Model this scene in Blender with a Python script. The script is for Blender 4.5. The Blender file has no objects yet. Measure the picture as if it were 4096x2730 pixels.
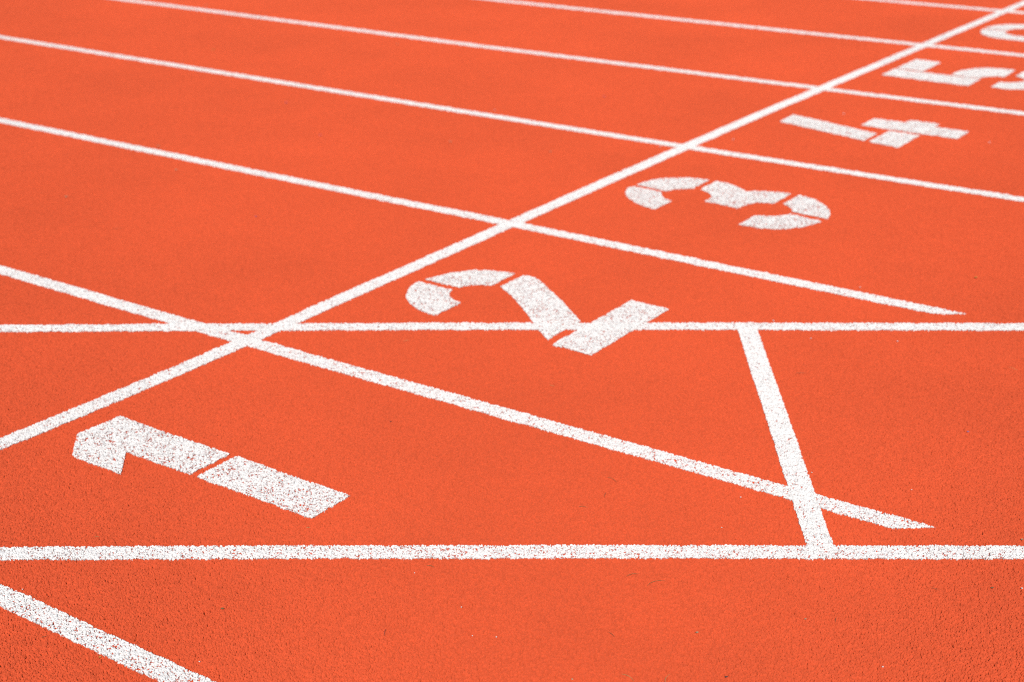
import bpy, bmesh, math, random
from mathutils import Vector, Matrix, geometry
from math import sin, cos, pi, radians

# ---------------------------------------------------------------- camera, sky, sun, exposure
# World frame: X runs along the lanes (X = 0 is the start line), Y across them
# (Y = 0 is the inner edge line of lane 1, every lane is 1.22 m), metres.
scene = bpy.context.scene
CAM_POS = Vector((2.775, -1.473, 1.503))
YAW, PITCH, ROLL = radians(35.326), radians(21.7965), radians(-0.5565)
head = Vector((-sin(YAW), cos(YAW), 0.0))            # where the camera looks, on the ground
side = Vector((cos(YAW), sin(YAW), 0.0))
fwd = head * cos(PITCH) + Vector((0, 0, -sin(PITCH)))
up0 = head * sin(PITCH) + Vector((0, 0, cos(PITCH)))
right = side * cos(ROLL) + up0 * sin(ROLL)
up = -side * sin(ROLL) + up0 * cos(ROLL)
cam_data = bpy.data.cameras.new("camera")
cam = bpy.data.objects.new("camera", cam_data)
scene.collection.objects.link(cam)
m = Matrix((right, up, -fwd)).transposed().to_4x4()
m.translation = CAM_POS
cam.matrix_world = m
cam_data.sensor_width = 36.0
cam_data.lens = 53.513
cam_data.clip_start = 0.05
cam_data.clip_end = 2000.0
cam_data.dof.use_dof = True
cam_data.dof.focus_distance = 2.83
cam_data.dof.aperture_fstop = 4.4
scene.camera = cam

SUN_EL = radians(37.0)
SUN_TURN = radians(-2.5)                              # shadows fall slightly to the right of the view direction
sh = Vector((head.x * cos(SUN_TURN) - head.y * sin(SUN_TURN), head.x * sin(SUN_TURN) + head.y * cos(SUN_TURN), 0))
sun_dir = (-sh * cos(SUN_EL) + Vector((0, 0, sin(SUN_EL)))).normalized()
world = bpy.data.worlds.new("World")
scene.world = world
world.use_nodes = True
wn = world.node_tree
bg = wn.nodes["Background"]
sky = wn.nodes.new("ShaderNodeTexSky")
sky.sky_type = 'NISHITA'
sky.sun_disc = False
sky.sun_elevation = SUN_EL
sky.sun_rotation = math.atan2(sun_dir.x, sun_dir.y)
sky.dust_density = 1.5
wn.links.new(sky.outputs[0], bg.inputs[0])
bg.inputs[1].default_value = 0.09
sun_data = bpy.data.lights.new("sun", 'SUN')
sun_data.energy = 3.6
sun_data.angle = radians(0.53)
sun_data.color = (1.0, 0.955, 0.90)
sun = bpy.data.objects.new("sun", sun_data)
scene.collection.objects.link(sun)
sun.rotation_euler = sun_dir.to_track_quat('Z', 'Y').to_euler()
sun.location = sun_dir * 30

vs = scene.view_settings
vs.view_transform = 'Standard'
vs.look = 'None'
vs.exposure = 0.04
vs.gamma = 1.0
vs.use_curve_mapping = False

scene.render.engine = 'CYCLES'
scene.cycles.feature_set = 'EXPERIMENTAL'             # lets the rubber grain be diced into real relief
scene.cycles.dicing_rate = 0.5
scene.cycles.preview_dicing_rate = 0.6
scene.cycles.offscreen_dicing_scale = 24.0
scene.cycles.max_subdivisions = 11
scene.cycles.filter_width = 1.15
scene.cycles.use_denoising = False
scene.cycles.use_adaptive_sampling = False
scene.cycles.transparent_max_bounces = 24
scene.cycles.sample_clamp_indirect = 4.0

rnd = random.Random(11)

# ---------------------------------------------------------------- materials
def grain_group():
    """Height of the granulated rubber in metres from the world position: cracked 3-4 mm granules of
    uneven height on soft clumps; also a per-granule random value."""
    g = bpy.data.node_groups.new("rubber_grain", 'ShaderNodeTree')
    g.interface.new_socket("Height", in_out='OUTPUT', socket_type='NodeSocketFloat')
    g.interface.new_socket("Grain", in_out='OUTPUT', socket_type='NodeSocketFloat')
    g.interface.new_socket("Cell", in_out='OUTPUT', socket_type='NodeSocketFloat')
    g.interface.new_socket("Clump", in_out='OUTPUT', socket_type='NodeSocketFloat')
    N, Lk = g.nodes, g.links
    out = N.new("NodeGroupOutput")
    geo = N.new("ShaderNodeNewGeometry")
    warp = N.new("ShaderNodeTexNoise"); warp.noise_dimensions = '2D'
    warp.inputs["Scale"].default_value = 240.0; warp.inputs["Detail"].default_value = 1.0
    Lk.new(geo.outputs["Position"], warp.inputs["Vector"])
    wsub = N.new("ShaderNodeVectorMath"); wsub.operation = 'SUBTRACT'
    wsub.inputs[1].default_value = (0.5, 0.5, 0.5); Lk.new(warp.outputs["Color"], wsub.inputs[0])
    wmul = N.new("ShaderNodeVectorMath"); wmul.operation = 'SCALE'; wmul.inputs["Scale"].default_value = 0.0045
    Lk.new(wsub.outputs[0], wmul.inputs[0])
    wadd = N.new("ShaderNodeVectorMath"); wadd.operation = 'ADD'
    Lk.new(geo.outputs["Position"], wadd.inputs[0]); Lk.new(wmul.outputs[0], wadd.inputs[1])
    vo = N.new("ShaderNodeTexVoronoi"); vo.voronoi_dimensions = '2D'; vo.feature = 'F1'
    vo.inputs["Scale"].default_value = 295.0
    Lk.new(wadd.outputs[0], vo.inputs["Vector"])
    sep = N.new("ShaderNodeSeparateColor"); Lk.new(vo.outputs["Color"], sep.inputs[0])
    def math_(op, a, b=None, c=None, clamp=False):
        n = N.new("ShaderNodeMath"); n.operation = op; n.use_clamp = clamp
        for i, v in enumerate((a, b, c)):
            if v is None: continue
            if isinstance(v, (int, float)): n.inputs[i].default_value = v
            else: Lk.new(v, n.inputs[i])
        return n.outputs[0]
    d2 = math_('MULTIPLY', vo.outputs["Distance"], vo.outputs["Distance"])
    dome = math_('MULTIPLY', math_('MULTIPLY', d2, d2), -0.0105)      # flat tops, deep narrow gaps
    cell = math_('MULTIPLY', math_('SUBTRACT', sep.outputs[0], 0.5), 0.0018)
    # every flake is tilted its own way
    off = N.new("ShaderNodeVectorMath"); off.operation = 'SUBTRACT'
    Lk.new(wadd.outputs[0], off.inputs[0]); Lk.new(vo.outputs["Position"], off.inputs[1])
    rv = N.new("ShaderNodeVectorMath"); rv.operation = 'SUBTRACT'; rv.inputs[1].default_value = (0.5, 0.5, 0.5)
    Lk.new(vo.outputs["Color"], rv.inputs[0])
    flat = N.new("ShaderNodeVectorMath"); flat.operation = 'MULTIPLY'; flat.inputs[1].default_value = (1, 1, 0)
    Lk.new(off.outputs[0], flat.inputs[0])
    dot = N.new("ShaderNodeVectorMath"); dot.operation = 'DOT_PRODUCT'
    Lk.new(flat.outputs[0], dot.inputs[0]); Lk.new(rv.outputs[0], dot.inputs[1])
    cell = math_('ADD', cell, math_('MULTIPLY', dot.outputs["Value"], 0.6))
    cl = N.new("ShaderNodeTexNoise"); cl.noise_dimensions = '2D'
    cl.inputs["Scale"].default_value = 100.0; cl.inputs["Detail"].default_value = 2.0
    Lk.new(geo.outputs["Position"], cl.inputs["Vector"])
    clump = math_('MULTIPLY', math_('SUBTRACT', cl.outputs["Fac"], 0.5), 0.0028)
    # low soft bumps a few centimetres across, left by the paver
    un = N.new("ShaderNodeTexNoise"); un.noise_dimensions = '2D'
    un.inputs["Scale"].default_value = 26.0; un.inputs["Detail"].default_value = 3.0; un.inputs["Roughness"].default_value = 0.55
    Lk.new(geo.outputs["Position"], un.inputs["Vector"])
    soft = math_('MULTIPLY', math_('SUBTRACT', un.outputs["Fac"], 0.5), 0.0050)
    grain = math_('ADD', math_('ADD', dome, cell), clump)
    d4 = math_('MULTIPLY', d2, d2)
    h = math_('ADD', math_('ADD', grain, soft), math_('SUBTRACT', math_('MULTIPLY', d4, -0.016), 0.0017))
    Lk.new(grain, out.inputs["Grain"])
    Lk.new(h, out.inputs["Height"]); Lk.new(sep.outputs[1], out.inputs["Cell"]); Lk.new(cl.outputs["Fac"], out.inputs["Clump"])
    return g

GRAIN = grain_group()

def node_math(nt, op, a, b=None, clamp=False):
    n = nt.nodes.new("ShaderNodeMath"); n.operation = op; n.use_clamp = clamp
    for i, v in enumerate((a, b)):
        if v is None: continue
        if isinstance(v, (int, float)): n.inputs[i].default_value = v
        else: nt.links.new(v, n.inputs[i])
    return n.outputs[0]

def relief(nt, scale=1.0):
    gr = nt.nodes.new("ShaderNodeGroup"); gr.node_tree = GRAIN
    dp = nt.nodes.new("ShaderNodeDisplacement")
    dp.inputs["Midlevel"].default_value = 0.0; dp.inputs["Scale"].default_value = scale
    nt.links.new(gr.outputs["Height"], dp.inputs["Height"])
    nt.links.new(dp.outputs[0], nt.nodes["Material Output"].inputs["Displacement"])
    return gr

def rubber_material():
    mt = bpy.data.materials.new("red_rubber_granulate"); mt.use_nodes = True
    mt.displacement_method = 'DISPLACEMENT'
    nt = mt.node_tree; b = nt.nodes["Principled BSDF"]
    gr = relief(nt)
    geo = nt.nodes.new("ShaderNodeNewGeometry")
    big = nt.nodes.new("ShaderNodeTexNoise"); big.inputs["Scale"].default_value = 1.3; big.inputs["Detail"].default_value = 6.0
    big.inputs["Roughness"].default_value = 0.6
    nt.links.new(geo.outputs["Position"], big.inputs["Vector"])
    # value factor = granule tint * broad uneven wear
    f1 = node_math(nt, 'ADD', node_math(nt, 'MULTIPLY', gr.outputs["Cell"], 0.20), 0.90)
    f2 = node_math(nt, 'ADD', node_math(nt, 'MULTIPLY', node_math(nt, 'SUBTRACT', big.outputs["Fac"], 0.5), 0.30), 1.0)
    f = node_math(nt, 'MULTIPLY', f1, f2)
    mix = nt.nodes.new("ShaderNodeVectorMath"); mix.operation = 'SCALE'
    mix.inputs[0].default_value = (0.595, 0.0865, 0.0275)
    nt.links.new(f, mix.inputs["Scale"]); nt.links.new(mix.outputs[0], b.inputs["Base Color"])
    b.inputs["Roughness"].default_value = 0.8
    b.inputs["Diffuse Roughness"].default_value = 1.0
    b.inputs["Specular IOR Level"].default_value = 0.25
    return mt

def paint_material():
    mt = bpy.data.materials.new("worn_white_line_paint"); mt.use_nodes = True
    mt.displacement_method = 'DISPLACEMENT'
    nt = mt.node_tree; b = nt.nodes["Principled BSDF"]
    gr = relief(nt)
    geo = nt.nodes.new("ShaderNodeNewGeometry")
    at = nt.nodes.new("ShaderNodeAttribute"); at.attribute_type = 'OBJECT'; at.attribute_name = "wear"
    patch = nt.nodes.new("ShaderNodeTexNoise"); patch.inputs["Scale"].default_value = 22.0; patch.inputs["Detail"].default_value = 3.0
    nt.links.new(geo.outputs["Position"], patch.inputs["Vector"])
    # the film covers the granule tops and is missing in pits: level of the film's lower limit
    lim = node_math(nt, 'ADD', node_math(nt, 'MULTIPLY', node_math(nt, 'SUBTRACT', patch.outputs["Fac"], 0.5), 0.0016), at.outputs["Fac"])
    # thin at its limit: full film 0.3 mm above it
    cov = node_math(nt, 'MULTIPLY', node_math(nt, 'SUBTRACT', gr.outputs["Grain"], lim), 3200.0, clamp=True)
    tr = nt.nodes.new("ShaderNodeBsdfTransparent")
    mx = nt.nodes.new("ShaderNodeMixShader")
    nt.links.new(cov, mx.inputs[0]); nt.links.new(tr.outputs[0], mx.inputs[1]); nt.links.new(b.outputs[0], mx.inputs[2])
    nt.links.new(mx.outputs[0], nt.nodes["Material Output"].inputs["Surface"])
    dust = nt.nodes.new("ShaderNodeTexNoise"); dust.inputs["Scale"].default_value = 7.0; dust.inputs["Detail"].default_value = 5.0
    nt.links.new(geo.outputs["Position"], dust.inputs["Vector"])
    f = node_math(nt, 'ADD', node_math(nt, 'MULTIPLY', gr.outputs["Cell"], 0.08), 0.90)
    f = node_math(nt, 'ADD', f, node_math(nt, 'MULTIPLY', dust.outputs["Fac"], 0.09))
    sc = nt.nodes.new("ShaderNodeVectorMath"); sc.operation = 'SCALE'; sc.inputs[0].default_value = (0.79, 0.775, 0.755)
    nt.links.new(f, sc.inputs["Scale"]); nt.links.new(sc.outputs[0], b.inputs["Base Color"])
    b.inputs["Roughness"].default_value = 0.7
    b.inputs["Specular IOR Level"].default_value = 0.3
    return mt

def plain_material(name, col, col2, scale=300.0, rough=0.7):
    mt = bpy.data.materials.new(name); mt.use_nodes = True
    nt = mt.node_tree; b = nt.nodes["Principled BSDF"]
    geo = nt.nodes.new("ShaderNodeNewGeometry")
    no = nt.nodes.new("ShaderNodeTexNoise"); no.inputs["Scale"].default_value = scale
    nt.links.new(geo.outputs["Position"], no.inputs["Vector"])
    mx = nt.nodes.new("ShaderNodeMix"); mx.data_type = 'RGBA'
    mx.inputs[6].default_value = (*col, 1); mx.inputs[7].default_value = (*col2, 1)
    nt.links.new(no.outputs["Fac"], mx.inputs[0]); nt.links.new(mx.outputs[2], b.inputs["Base Color"])
    b.inputs["Roughness"].default_value = rough
    return mt

RUBBER = rubber_material()
PAINT = paint_material()

# ---------------------------------------------------------------- object helpers
def link(name, me, parent=None):
    o = bpy.data.objects.new(name, me)
    scene.collection.objects.link(o)
    if parent is not None:
        o.parent = parent
    return o

def tag(o, label, cat, group=None):
    o["label"] = label; o["category"] = cat
    if group: o["group"] = group
    return o

def dice(o):
    md = o.modifiers.new("dice", 'SUBSURF'); md.subdivision_type = 'SIMPLE'
    md.levels = 0; md.render_levels = 0
    try:
        o.cycles.use_adaptive_subdivision = True
        o.cycles.dicing_rate = 1.0
    except Exception:
        pass
    try:
        md.use_adaptive_subdivision = True
    except Exception:
        pass

def mesh_of(name, verts, faces, mat):
    me = bpy.data.meshes.new(name)
    me.from_pydata([tuple(v) for v in verts], [], faces)
    me.materials.append(mat)
    me.update()
    return me

# ---------------------------------------------------------------- the ground: one sheet of red rubber
def track_sheet():
    def ticks(a, b):                                   # 1 m squares near the markings, growing outwards
        t = [float(i) for i in range(a, b + 1)]
        s = 1.0
        while t[-1] < 220: s *= 1.35; t.append(t[-1] + s)
        s = 1.0
        while t[0] > -220: s *= 1.35; t.insert(0, t[0] - s)
        return t
    xs, ys = ticks(-10, 8), ticks(-4, 14)
    vs_ = [(x, y, 0.0) for y in ys for x in xs]
    w = len(xs)
    fs = [(j * w + i, j * w + i + 1, (j + 1) * w + i + 1, (j + 1) * w + i) for j in range(len(ys) - 1) for i in range(w - 1)]
    o = link("running_track", mesh_of("running_track", vs_, fs, RUBBER))
    o["kind"] = "structure"
    dice(o)
track_sheet()

# ---------------------------------------------------------------- painted markings
LINE_W = 0.052
def strip(name, centre, t0, t1, z, wear, width=LINE_W, clip_lo=None, step=0.005, ragged=0.0008):
    """A painted line: centre(t) -> (x, y); rows every few mm with slightly ragged edges.
    clip_lo(t) raises the lower edge (taper of a cut end)."""
    n = max(2, int((t1 - t0) / step))
    ph = rnd.uniform(0, 6)
    vs_, fs = [], []
    for i in range(n + 1):
        t = t0 + (t1 - t0) * i / n
        e = 1e-3
        p = Vector(centre(t)); q = Vector(centre(t + e)); tan = (q - p).normalized(); nor = Vector((-tan.y, tan.x))
        wob = 0.0006 * sin(t * 9.0 + ph) + 0.0004 * sin(t * 23.0 + 2 * ph)
        lo = -width / 2 + wob * 0.8 + rnd.gauss(0, ragged); hi = width / 2 + wob + rnd.gauss(0, ragged)
        if clip_lo: lo = max(lo, min(clip_lo(t), hi - 0.0006))
        for k in (0, 0.5, 1):
            o = lo + (hi - lo) * k
            vs_.append((p.x + nor.x * o, p.y + nor.y * o, z))
    for i in range(n):
        for k in (0, 1):
            a = i * 3 + k
            fs.append((a, a + 3, a + 4, a + 1))
    o = link(name, mesh_of(name, vs_, fs, PAINT))
    o["wear"] = wear
    dice(o)
    return o

# lines between the lanes: X along the lane, Y across it (tiny bends as they were painted)
def bend(pts):
    def f(t):
        if t <= pts[0][0]:  a, b = pts[0], pts[1]
        elif t >= pts[-1][0]: a, b = pts[-2], pts[-1]
        else:
            for a, b in zip(pts, pts[1:]):
                if a[0] <= t <= b[0]: break
        return (t, a[1] + (b[1] - a[1]) * (t - a[0]) / (b[0] - a[0]))
    return f
W0 = -0.00132                                          # usual wear level (m of granule height)
G1 = "white lane lines running along the track"
LANES = [
    ([(-9, -0.004), (0.5, 0.000), (3, 0.003)], -9.0, 1.95, None, "white lane line in the bottom left corner, inner edge of lane 1"),
    ([(-9, 1.222), (-1.03, 1.206), (0.14, 1.201), (0.8, 1.206), (1.8, 1.214)], -9.0, 1.899, (1.829, 1.899), "white lane line between numbers 1 and 2, tapering to a point at right"),
    ([(-9, 2.455), (-2.65, 2.447), (-0.8, 2.441), (0.07, 2.446), (0.6, 2.440), (1.4, 2.435)], -9.0, 1.527, (1.450, 1.527), "white lane line between numbers 2 and 3 with a pointed end"),
    ([(-12, 3.700), (-4.25, 3.674), (-1.77, 3.647), (-0.23, 3.636), (0.86, 3.640), (6, 3.652)], -12.0, 6.0, None, "white lane line between numbers 3 and 4"),
    ([(-14, 4.890), (-4.4, 4.884), (-1.85, 4.862), (-0.7, 4.872), (0.9, 4.892), (6, 4.93)], -14.0, 6.0, None, "white lane line between numbers 4 and 5"),
    ([(-14, 6.080), (-2.2, 6.089), (-0.5, 6.094), (0.5, 6.108), (6, 6.14)], -14.0, 6.0, None, "blurred white lane line between numbers 5 and 6"),
    ([(-14, 7.280), (-0.7, 7.300), (0.2, 7.316), (6, 7.35)], -14.0, 6.0, None, "farthest white lane line, crossing the top right corner"),
]
for i_lane, (pts, a, b, cut, lab) in enumerate(LANES):
    clip = None
    if cut:
        s0, s1 = cut
        clip = lambda t, s0=s0, s1=s1: -LINE_W / 2 + LINE_W * (t - s0) / (s1 - s0) if t > s0 else -1.0
    tag(strip("lane_line", bend(pts), a, b, 0.0022, W0 + (0, 0, 0, -0.00005, -0.0001, -0.00022, -0.00025)[i_lane], clip_lo=clip, width=(0.053, 0.053, 0.052, 0.053, 0.056, 0.060, 0.062)[i_lane]), lab, "lane line", G1)

# the start line, square across the lanes
START = bend([(-2.0, -0.008), (0.42, -0.008), (0.63, 0.001), (0.9, 0.008), (1.4, 0.009), (1.6, 0.005), (2.07, 0.002), (2.94, -0.006),
              (3.47, -0.008), (4.19, -0.011), (5.39, 0.001), (7.65, 0.023), (9.5, 0.03)])
tag(strip("start_line", lambda t: START(t)[::-1], -2.0, 9.5, 0.0025, W0 - 0.0001, width=0.054),
    "long white start line crossing every lane diagonally beside the numbers", "start line")

# two lines of another course, meeting the lanes at an angle (coordinates: metres along the view's side axis)
def oblique(c0, c1, c2):
    def f(x):
        y = c0 + c1 * x + c2 * x * x
        return (2.775 + side.x * x + head.x * y, -1.473 + side.y * x + head.y * y)
    return f
G2 = "white oblique lines crossing the lanes level with the picture"
tag(strip("oblique_line", oblique(2.6373, -0.0182, -0.0046), -5.0, 5.0, 0.0028, W0, width=0.051),
    "near white oblique line crossing the whole foreground below the number 1", "course line", G2)
tag(strip("oblique_line", oblique(3.867, -0.0229, -0.0057), -5.0, 5.0, 0.0028, W0, width=0.051),
    "white oblique line running through the base of the number 2", "course line", G2)
tag(strip("cross_line", lambda t: (1.066 + (1.752 - 1.066) * t / 1.21, 2.040 + (1.020 - 2.040) * t / 1.21), 0.0, 1.21, 0.0031, W0 - 0.0003, width=0.053),
    "short steep white cross line joining the two oblique lines at right", "cross line")

# stencilled numbers
def paint_patch(name, outline, z, wear, parent, origin, hole=None, curve=False):
    def ragged(pts):
        out = []
        n = len(pts)
        for i in range(n):
            a, b = Vector(pts[i]), Vector(pts[(i + 1) % n])
            k = max(1, int((b - a).length / 0.006))
            nor = Vector((a.y - b.y, b.x - a.x)).normalized()
            for j in range(k):
                q = a.lerp(b, j / k) + nor * rnd.gauss(0, 0.0007)
                out.append(q)
        return out
    ring = ragged(outline); rings = [ring]
    if hole: rings.append(ragged(hole))
    pts, edges = [], []
    for r in rings:
        s = len(pts); pts += r
        edges += [(s + i, s + (i + 1) % len(r)) for i in range(len(r))]
    x0 = min(p.x for p in ring); x1 = max(p.x for p in ring); y0 = min(p.y for p in ring); y1 = max(p.y for p in ring)
    def inside(p, r):
        c = False
        for i in range(len(r)):
            a, b = r[i - 1], r[i]
            if (a.y > p.y) != (b.y > p.y) and p.x < (b.x - a.x) * (p.y - a.y) / (b.y - a.y) + a.x: c = not c
        return c
    g = 0.016
    j = 0; y = y0
    while y < y1:
        x = x0 + (g / 2 if j % 2 else 0)
        while x < x1:
            p = Vector((x, y))
            if inside(p, ring) and not (hole and inside(p, rings[1])) and all((p - q).length > 0.007 for r in rings for q in r):
                pts.append(p)
            x += g
        y += g * 0.866; j += 1
    v, e, f, *_ = geometry.delaunay_2d_cdt(pts, edges, [], 1, 1e-6)
    if hole:
        f = [q for q in f if not inside(sum((v[i] for i in q), Vector((0, 0))) / len(q), rings[1])]
    f = [q if (v[q[1]] - v[q[0]]).cross(v[q[2]] - v[q[0]]) > 0 else tuple(reversed(q)) for q in f]
    o = link(name, mesh_of(name, [(p.x - origin[0], p.y - origin[1], z) for p in v], [tuple(q) for q in f], PAINT), parent)
    o["wear"] = wear
    dice(o)
    return o

def smooth(pts, keep):
    """Rounds an outline: a Catmull-Rom pass through the points, straight at the indices in keep."""
    out = []
    n = len(pts)
    for i in range(n):
        p0, p1, p2, p3 = (Vector(pts[(i + k) % n]) for k in (-1, 0, 1, 2))
        if i in keep or (i + 1) % n in keep:
            m1 = (p2 - p1) if i in keep else (p2 - p0) / 2
            m2 = (p2 - p1) if (i + 1) % n in keep else (p3 - p1) / 2
        else:
            m1, m2 = (p2 - p0) / 2, (p3 - p1) / 2
        for j in range(4):
            t = j / 4
            out.append(p1 * (2 * t**3 - 3 * t**2 + 1) + m1 * (t**3 - 2 * t**2 + t) + p2 * (3 * t**2 - 2 * t**3) + m2 * (t**3 - t**2))
    return out

def sup(cx, cy, a, b, a0, a1, n=18, e=0.86):
    r = []
    for i in range(n + 1):
        t = a0 + (a1 - a0) * i / n
        c, s = cos(t), sin(t)
        r.append((cx + a * math.copysign(abs(c) ** e, c), cy + b * math.copysign(abs(s) ** e, s)))
    return r

def inset(pts, d):
    """Moves a closed outline inwards by d (the spray stays a little inside the stencil)."""
    if not d: return pts
    p = [Vector(q) for q in pts]
    p = [q for i, q in enumerate(p) if (q - p[i - 1]).length > 1e-4]
    area = sum(p[i - 1].cross(p[i]) for i in range(len(p)))
    sg = 1 if area > 0 else -1
    out = []
    for i in range(len(p)):
        a = (p[i] - p[i - 1]).normalized(); b = (p[(i + 1) % len(p)] - p[i]).normalized()
        na, nb = Vector((-a.y, a.x)) * sg, Vector((-b.y, b.x)) * sg
        n = na + nb
        k = max(0.35, 1 + na.dot(nb))
        out.append(p[i] + n * (d / k))
    return out

three_bowl = [
    ([(0.645, 3.268), (0.695, 3.256), (0.738, 3.233), (0.775, 3.2), (0.806, 3.162), (0.825, 3.128), (0.839, 3.091), (0.845, 3.06), (0.797, 3.066), (0.753, 3.069), (0.711, 3.073), (0.7, 3.092), (0.687, 3.109), (0.671, 3.123), (0.645, 3.137)], {0, 7, 10, 14}),
    ([(0.625, 2.971), (0.652, 2.977), (0.674, 2.987), (0.699, 3.014), (0.718, 3.047), (0.786, 3.037), (0.842, 3.029), (0.829, 2.977), (0.809, 2.929), (0.776, 2.887), (0.75, 2.865), (0.715, 2.85), (0.675, 2.844), (0.627, 2.844), (0.626, 2.907)], {0, 4, 5, 6, 13, 14}),
]
NUMBERS = {
 "1": [([(0.105, 0.679), (0.469, 0.678), (0.468, 0.556), (0.266, 0.554), (0.343, 0.471), (0.18, 0.472), (0.098, 0.557)], None),
       ([(0.488, 0.679), (0.827, 0.677), (0.826, 0.556), (0.488, 0.556)], None)],
 "2": [([(0.106, 1.851), (0.112, 1.879), (0.122, 1.91), (0.145, 1.954), (0.172, 1.992), (0.209, 2.017), (0.253, 2.033), (0.298, 2.042), (0.300, 1.974), (0.300, 1.918), (0.267, 1.9), (0.246, 1.877), (0.233, 1.851), (0.168, 1.851)], {0, 7, 8, 9, 12, 13}),
       ([(0.102, 1.825), (0.162, 1.824), (0.230, 1.823), (0.233, 1.807), (0.241, 1.792), (0.257, 1.775), (0.274, 1.763), (0.292, 1.756), (0.315, 1.750), (0.315, 1.69), (0.313, 1.631), (0.267, 1.635), (0.224, 1.651), (0.188, 1.672), (0.164, 1.691), (0.141, 1.717), (0.121, 1.749), (0.108, 1.779), (0.102, 1.803)], {0, 1, 2, 8, 9, 10}),
       ([(0.327, 2.045), (0.355, 2.045), (0.379, 2.038), (0.417, 2.016), (0.466, 1.979), (0.536, 1.928), (0.599, 1.877), (0.642, 1.843), (0.675, 1.816), (0.675, 1.733), (0.675, 1.654), (0.613, 1.701), (0.539, 1.766), (0.458, 1.833), (0.391, 1.884), (0.356, 1.906), (0.327, 1.924), (0.327, 1.982)], {0, 8, 9, 10, 16, 17}),
       ([(0.704, 1.628), (0.705, 2.036), (0.829, 2.036), (0.830, 1.628)], None)],
 "3": [([(0.108, 3.047), (0.169, 3.042), (0.232, 3.037), (0.242, 3.016), (0.258, 2.992), (0.283, 2.974), (0.315, 2.964), (0.315, 2.898), (0.313, 2.837), (0.259, 2.855), (0.206, 2.882), (0.164, 2.913), (0.133, 2.947), (0.115, 2.979), (0.104, 3.013)], {0, 1, 2, 6, 7, 8}),
       ([(0.106, 3.069), (0.115, 3.128), (0.13, 3.166), (0.15, 3.196), (0.174, 3.221), (0.219, 3.25), (0.254, 3.262), (0.296, 3.266), (0.299, 3.203), (0.300, 3.135), (0.276, 3.115), (0.252, 3.088), (0.240, 3.054), (0.167, 3.061)], {0, 7, 8, 9, 12, 13}),
       ([(0.321, 3.266), (0.355, 3.266), (0.397, 3.255), (0.439, 3.231), (0.47, 3.208), (0.52, 3.242), (0.568, 3.26), (0.617, 3.266), (0.619, 3.197), (0.618, 3.128), (0.584, 3.114), (0.558, 3.086), (0.547, 3.053), (0.542, 3.008), (0.496, 3.012), (0.451, 3.017), (0.406, 3.018), (0.408, 3.051), (0.4, 3.079), (0.385, 3.102), (0.363, 3.122), (0.324, 3.138), (0.322, 3.2)], {0, 4, 7, 8, 9, 13, 14, 15, 16, 21, 22})]
      + three_bowl,
 "4": [([(0.109, 4.352), (0.532, 4.232), (0.533, 4.096), (0.113, 4.208)], None),
       ([(0.552, 4.304), (0.685, 4.300), (0.687, 4.066), (0.552, 4.092)], None),
       ([(0.418, 4.469), (0.551, 4.470), (0.552, 4.522), (0.684, 4.519), (0.686, 4.464), (0.826, 4.462), (0.829, 4.320), (0.437, 4.326), (0.419, 4.327)], None)],
 "5": [([(0.108, 5.729), (0.24, 5.724), (0.244, 5.479), (0.108, 5.475)], None),
       ([(0.107, 5.457), (0.529, 5.455), (0.530, 5.283), (0.107, 5.296)], None),
       ([(0.379, 5.472), (0.378, 5.55), (0.397, 5.618), (0.442, 5.691), (0.507, 5.726), (0.597, 5.737), (0.600, 5.656), (0.604, 5.560), (0.566, 5.55), (0.536, 5.522), (0.521, 5.497), (0.517, 5.468), (0.445, 5.470)], {0, 5, 6, 7, 11, 12})]
      + [([(x - 0.007, y + 2.466) for x, y in p], k) for p, k in three_bowl],
}
def n_six():
    cy = 6.712
    outer_r = sup(0.345, cy, 0.238, 0.243, pi, pi / 2)                     # from the top round the right shoulder
    inner_r = sup(0.345, cy, 0.110, 0.118, pi / 2, pi)
    a = outer_r + inner_r
    a = [(x, max(y, cy + 0.012)) for x, y in a]
    outer_l = sup(0.345, cy, 0.238, 0.243, pi, 3 * pi / 2)
    inner_l = sup(0.345, cy, 0.110, 0.118, 3 * pi / 2, pi)
    b = outer_l + [(0.610, cy - 0.245), (0.610, cy - 0.120)] + inner_l
    b = [(x, min(y, cy - 0.012)) for x, y in b]
    ring = sup(0.628, cy - 0.004, 0.205, 0.243, pi / 2 + 0.05, -pi / 2, 26) + sup(0.628, cy - 0.004, 0.085, 0.118, -pi / 2, pi / 2 + 0.05, 26)
    shoulder = [(0.435, cy - 0.10), (0.437, cy + 0.10), (0.475, cy + 0.19), (0.555, cy + 0.238), (0.612, cy + 0.239), (0.612, cy + 0.112), (0.575, cy + 0.085), (0.553, cy + 0.04), (0.550, cy - 0.10)]
    return [(a, None), (b, None), (shoulder, None), (ring, None)]
NUMBERS["6"] = n_six()
NUM_LABEL = {
 "1": "large white stencilled number 1 in the nearest lane, two worn pieces",
 "2": "white stencilled number 2 with an oblique line through its base",
 "3": "white stencilled number 3 lying in the third lane, five pieces",
 "4": "white stencilled number 4 with a slanting stroke and a cross",
 "5": "blurred white stencilled number 5 cut off by the right edge",
 "6": "rounded top of a blurred white stencilled 6, farthest number",
}
PIECES = {
 "1": ("flag_stroke", "stem_stroke"), "2": ("top_arc", "hook_stroke", "diagonal_stroke", "base_bar"),
 "3": ("hook_stroke", "top_arc", "middle_arc", "bowl_arc", "tail_stroke"), "4": ("slanting_stroke", "corner_block", "cross_stroke"),
 "5": ("flag_bar", "stem_bar", "shoulder_arc", "bowl_arc", "tail_stroke"), "6": ("top_arc", "stem_stroke", "shoulder_arc", "bowl_arc"),
}
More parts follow.
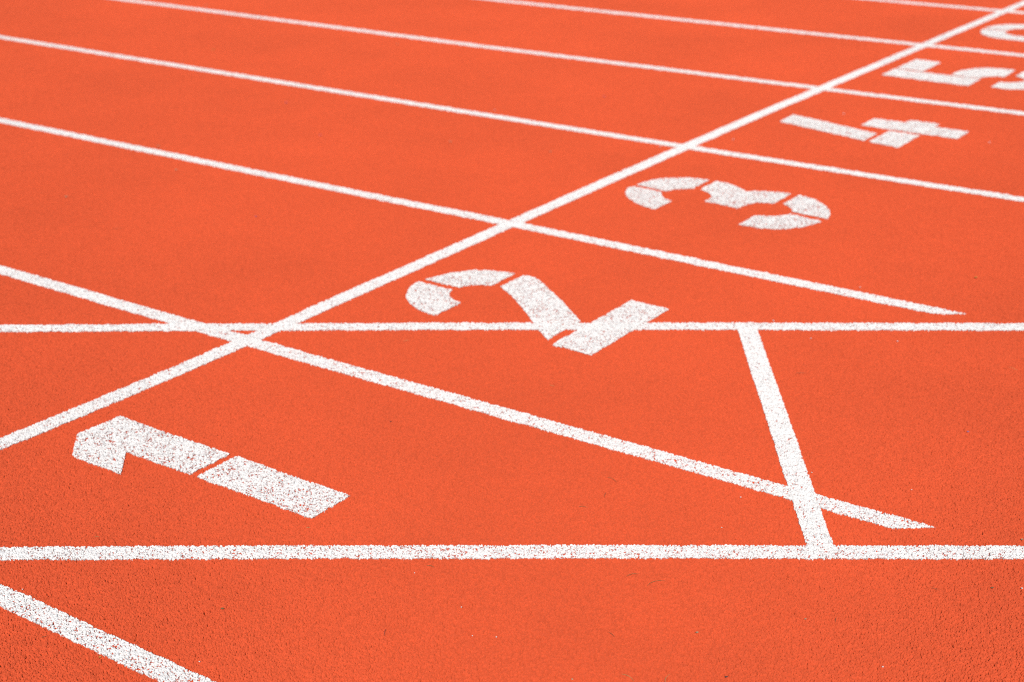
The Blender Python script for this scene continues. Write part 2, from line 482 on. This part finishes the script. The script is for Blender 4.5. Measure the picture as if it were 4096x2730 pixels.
NUM_WEAR = {"1": W0 + 0.00020, "2": W0 + 0.00028, "3": W0 + 0.00048, "4": W0 + 0.00042, "5": W0 + 0.00038, "6": W0 + 0.00035}
for ch, pieces in NUMBERS.items():
    ox = 0.47
    oy = {"1": 0.58, "2": 1.84, "3": 3.05, "4": 4.3, "5": 5.51, "6": 6.71}[ch]
    root = bpy.data.objects.new("lane_number", None)
    root.empty_display_size = 0.1
    scene.collection.objects.link(root)
    root.location = (ox, oy, 0)
    tag(root, NUM_LABEL[ch], "lane number", "white stencilled lane numbers beside the start line")
    for (pts, keep), piece in zip(pieces, PIECES[ch]):
        ring = inset(smooth(pts, keep) if keep is not None else pts, {"3": 0.0015, "4": 0.002, "5": 0.002, "6": 0.002}.get(ch, 0.0))
        paint_patch(piece, ring, 0.0034, NUM_WEAR[ch], root, (ox, oy))

# ---------------------------------------------------------------- litter lying on the rubber
MATS = {
 "straw": plain_material("dry_straw", (0.55, 0.40, 0.16), (0.40, 0.26, 0.08)),
 "green": plain_material("green_needle", (0.15, 0.13, 0.04), (0.24, 0.17, 0.06)),
 "brown": plain_material("brown_needle", (0.16, 0.08, 0.035), (0.26, 0.14, 0.06)),
 "dark": plain_material("dark_crumb", (0.05, 0.035, 0.03), (0.09, 0.06, 0.05)),
 "white": plain_material("white_grit", (0.80, 0.79, 0.76), (0.66, 0.64, 0.60)),
 "tan": plain_material("tan_crumb", (0.48, 0.38, 0.24), (0.34, 0.24, 0.13)),
 "yellow": plain_material("yellow_leaf", (0.60, 0.34, 0.06), (0.45, 0.22, 0.04)),
 "violet": plain_material("violet_petal", (0.30, 0.13, 0.30), (0.22, 0.10, 0.24)),
 "blue": plain_material("blue_plastic", (0.10, 0.22, 0.50), (0.08, 0.16, 0.40)),
}
def needle(loc, length, ang, bow, mat, r=0.00042):
    """A thin bent blade: a tapered tube, raised in the middle."""
    bm = bmesh.new()
    rings = []
    n, k = 9, 6
    for i in range(n + 1):
        t = i / n
        s = (t - 0.5) * length
        off = bow * length * (1 - (2 * t - 1) ** 2)
        z = 0.0011 + 0.0010 * sin(pi * t)
        rr = r * (0.35 + 0.65 * sin(pi * min(1, t * 0.9 + 0.08)))
        ring = []
        for j in range(k):
            a = 2 * pi * j / k
            ring.append(bm.verts.new((s, off + rr * cos(a), z + 0.7 * rr * sin(a))))
        rings.append(ring)
    for a, b in zip(rings, rings[1:]):
        for j in range(k):
            bm.faces.new((a[j], a[(j + 1) % k], b[(j + 1) % k], b[j]))
    bm.faces.new(rings[0][::-1]); bm.faces.new(rings[-1])
    me = bpy.data.meshes.new("grass_blade"); bmesh.ops.recalc_face_normals(bm, faces=bm.faces); bm.to_mesh(me); bm.free()
    me.materials.append(MATS[mat])
    o = link("grass_blade", me); o.location = (*loc, 0); o.rotation_euler = (0, 0, ang)
    return o
def crumb(loc, size, mat, name, flat=0.6, elong=1.0):
    """An angular little stone or crumb."""
    bm = bmesh.new()
    bmesh.ops.create_icosphere(bm, subdivisions=2, radius=size / 2)
    for v in bm.verts:
        v.co *= 0.78 + 0.44 * rnd.random()
        v.co.x *= elong; v.co.z *= flat
    me = bpy.data.meshes.new(name); bm.to_mesh(me); bm.free()
    me.materials.append(MATS[mat])
    o = link(name, me); o.location = (*loc, 0.0005 + size * flat * 0.35); o.rotation_euler = (rnd.uniform(-.2, .2), rnd.uniform(-.2, .2), rnd.uniform(0, 6))
    return o
def flake(loc, size, mat, elong=1.6, ang=None):
    """A curled scrap of leaf: a pointed oval sheet with thickness, folded along its rib."""
    bm = bmesh.new()
    top, bot = [], []
    n = 8
    for lay, dz in ((top, 0.0005), (bot, 0.0)):
        for i in range(n + 1):
            t = i / n
            w = 0.5 * size * (sin(pi * t) ** 0.7 if 0 < t < 1 else 0.04)
            x = (t - 0.5) * size * elong
            curl = 0.10 * size * (2 * t - 1) ** 2
            lay.append([bm.verts.new((x, s * w * (0.9 + 0.2 * rnd.random()), 0.0009 + dz + curl + abs(s) * 0.22 * w)) for s in (-1, 0, 1)])
    for lay, fl in ((top, False), (bot, True)):
        for a, b in zip(lay, lay[1:]):
            for j in (0, 1):
                q = (a[j], b[j], b[j + 1], a[j + 1])
                bm.faces.new(q[::-1] if fl else q)
    for j in (0, 2):
        for i in range(n):
            bm.faces.new((top[i][j], top[i + 1][j], bot[i + 1][j], bot[i][j]))
    bmesh.ops.recalc_face_normals(bm, faces=bm.faces)
    me = bpy.data.meshes.new("leaf_scrap"); bm.to_mesh(me); bm.free()
    me.materials.append(MATS[mat])
    o = link("leaf_scrap", me); o.location = (*loc, 0); o.rotation_euler = (0, 0, rnd.uniform(0, 6) if ang is None else ang)
    return o

VIEW = YAW                                              # angle of the picture's horizontal on the ground
GB, GG, GF = "dry blades lying on the track", "grit lying on the track", "leaf scraps lying on the track"
# (x, y, length, angle to the view's side axis in degrees, bow, material, label)
BLADES = [
 (-1.046, 1.683, 0.034, 4, 0.06, "brown", "brown dry blade above the far oblique line at left"),
 (0.857, 1.402, 0.014, -32, 0.05, "straw", "pale short blade below the base of the number 2"),
 (0.369, 1.436, 0.017, 5, 0.0, "straw", "pale blade below the left end of the number 2"),
 (0.519, 0.253, 0.009, -5, 0.0, "straw", "short yellow straw below the flag of the number 1"),
 (0.848, 0.521, 0.009, 8, 0.05, "straw", "short yellow straw just below the foot of the number 1"),
 (0.729, -0.048, 0.014, 25, 0.05, "brown", "thin brown blade left of the corner lane line"),
 (1.247, 1.052, 0.030, -52, 0.08, "green", "dark bent blade right of the foot of the number 1, under the long lane line"),
 (1.263, 0.911, 0.020, -15, 0.08, "green", "thin greenish blade above the middle of the near oblique line"),
 (1.272, 0.984, 0.022, 75, 0.03, "brown", "thin brown upright blade right of the greenish one, above the near oblique line"),
 (1.150, 0.539, 0.018, -28, 0.10, "green", "small green blade just under the near oblique line, left of centre"),
 (1.490, 0.733, 0.027, 20, 0.08, "green", "green blade under the near oblique line, right of centre"),
 (1.542, 0.731, 0.040, 28, 0.14, "green", "long curved dark green blade under the near oblique line"),
 (1.225, 0.310, 0.020, 88, 0.03, "dark", "dark upright blade in the lower left middle of the foreground"),
 (1.565, 0.533, 0.020, -55, 0.03, "brown", "dark brown short blade near the bottom edge, right of centre"),
 (1.659, 0.434, 0.030, -48, 0.12, "straw", "pale curved blade on the bottom edge, left one of a pair"),
 (1.716, 0.471, 0.026, 66, 0.10, "straw", "pale curved blade on the bottom edge, right one of a pair"),
 (1.987, 1.007, 0.016, -42, 0.05, "brown", "thin brown blade below the near oblique line, far right"),
 (1.877, 0.804, 0.018, 75, 0.05, "brown", "thin upright brown blade in the lower right foreground"),
 (1.762, 2.141, 0.026, -55, 0.05, "straw", "pale slanting blade below the far oblique line near the right edge"),
 (1.331, 1.817, 0.026, -8, 0.04, "brown", "brown flat blade right of the top of the steep cross line"),
]
for x, y, ln, a, bow, mat, lab in BLADES:
    tag(needle((x, y), ln, VIEW + radians(a), bow, mat), lab, "dry grass", GB)
GRIT = [
 (0.561, 0.036, 0.0028, "white", "white grit above the corner lane line near the left edge"),
 (1.017, 0.054, 0.0032, "white", "white grit just right of the corner lane line"),
 (1.139, 0.503, 0.0026, "white", "white grit under the near oblique line, beside the small green blade"),
 (1.288, 0.455, 0.0030, "white", "white grit in the middle of the foreground"),
 (1.362, 0.389, 0.0028, "white", "white grit in the bottom middle, left one of two"),
 (1.400, 0.410, 0.0032, "white", "white grit in the bottom middle, right one of two"),
 (1.583, 0.377, 0.0036, "tan", "tan grit on the bottom edge left of the curved blades"),
 (2.119, 1.102, 0.0044, "white", "largest white grit, below the near oblique line at the right edge"),
 (2.005, 0.710, 0.0036, "white", "white grit near the bottom edge at lower right"),
 (1.514, 1.135, 0.0034, "white", "white grit left of the steep cross line's lower end"),
 (1.589, 1.325, 0.0034, "white", "white grit right of the steep cross line above the lane line"),
 (1.798, 1.369, 0.0030, "white", "white grit above the pointed lane line end at right"),
 (1.543, 0.995, 0.0030, "white", "white grit left of the steep cross line, just above the near oblique line"),
 (1.111, 2.114, 0.0046, "white", "white grit above the top of the steep cross line"),
 (1.200, 2.496, 0.0044, "white", "white grit beside the lane line below the number 3"),
 (1.252, 2.050, 0.0042, "white", "white grit under the far oblique line, right of the cross line"),
 (1.450, 2.157, 0.0042, "white", "white grit under the far oblique line, halfway to the right edge"),
 (-0.089, 3.576, 0.0060, "white", "white grit left of the start line, under the lane line of number 4"),
 (-0.991, 3.729, 0.0060, "white", "blurred white grit between the lane lines left of the start line"),
 (0.884, 3.603, 0.0064, "white", "blurred white grit below the lane line right of the number 3"),
 (0.095, 3.834, 0.0060, "white", "blurred white grit under the slanting stroke of the number 4"),
 (0.950, 4.335, 0.0064, "white", "blurred white grit right of the number 4"),
 (0.282, 4.472, 0.0060, "white", "blurred white grit above the slanting stroke of the number 4"),
]
for x, y, s, mat, lab in GRIT:
    tag(crumb((x, y), s * 0.85, mat, "grit_stone"), lab, "grit", GG)
SCRAPS = [
 (0.659, 1.016, 0.0045, "dark", "dark scrap in the lane between the numbers 1 and 2"),
 (0.862, -0.035, 0.0050, "yellow", "yellow scrap beside the corner lane line at bottom left"),
 (0.925, 0.201, 0.0065, "green", "green scrap in the lower left foreground"),
 (1.797, 0.531, 0.0060, "dark", "dark scrap on the bottom edge at lower right"),
 (1.689, 0.625, 0.0055, "tan", "tan scrap in the lower right foreground"),
 (2.073, 1.072, 0.0060, "brown", "brown scrap under the near oblique line at the right edge"),
 (2.060, 1.287, 0.0060, "tan", "tan scrap above the near oblique line at the right edge"),
 (1.830, 0.775, 0.0045, "tan", "small tan scrap left of the thin upright blade at lower right"),
 (1.448, 2.765, 0.0110, "yellow", "yellow scrap above the pointed end of the lane line below number 3"),
 (1.797, 1.716, 0.0050, "blue", "blue scrap at right between the oblique lines"),
 (-1.486, 1.837, 0.0120, "tan", "tan scrap under the lane line near the left edge"),
 (-1.746, 2.508, 0.0120, "tan", "tan scrap touching the lane line at upper left"),
 (-1.424, 2.299, 0.0110, "tan", "tan scrap below the lane line at upper left"),
 (-2.287, 4.661, 0.0130, "tan", "tan scrap under the lane line at the top centre"),
 (-0.822, 3.194, 0.0120, "tan", "tan scrap in the middle of lane 3"),
 (-0.404, 3.281, 0.0100, "tan", "tan scrap in lane 3, left of the start line"),
 (-0.738, 4.209, 0.0100, "violet", "violet scrap in lane 4, left of the start line"),
 (-1.846, 3.348, 0.0110, "violet", "violet scrap below the lane line between lanes 3 and 4"),
 (-1.326, 2.989, 0.0090, "violet", "violet scrap in the middle of lane 3, upper left"),
 (-0.760, 2.034, 0.0070, "violet", "violet scrap below the lane line, left of the start line"),
 (-4.036, 5.001, 0.0160, "tan", "tan scrap on the lane line at the top edge, left"),
 (-2.995, 4.036, 0.0150, "yellow", "yellow scrap in lane 4, upper left"),
]
for x, y, s, mat, lab in SCRAPS:
    tag(flake((x, y), s * 0.62, mat, ang=VIEW + rnd.uniform(-.5, .5)), lab, "leaf scrap", GF)
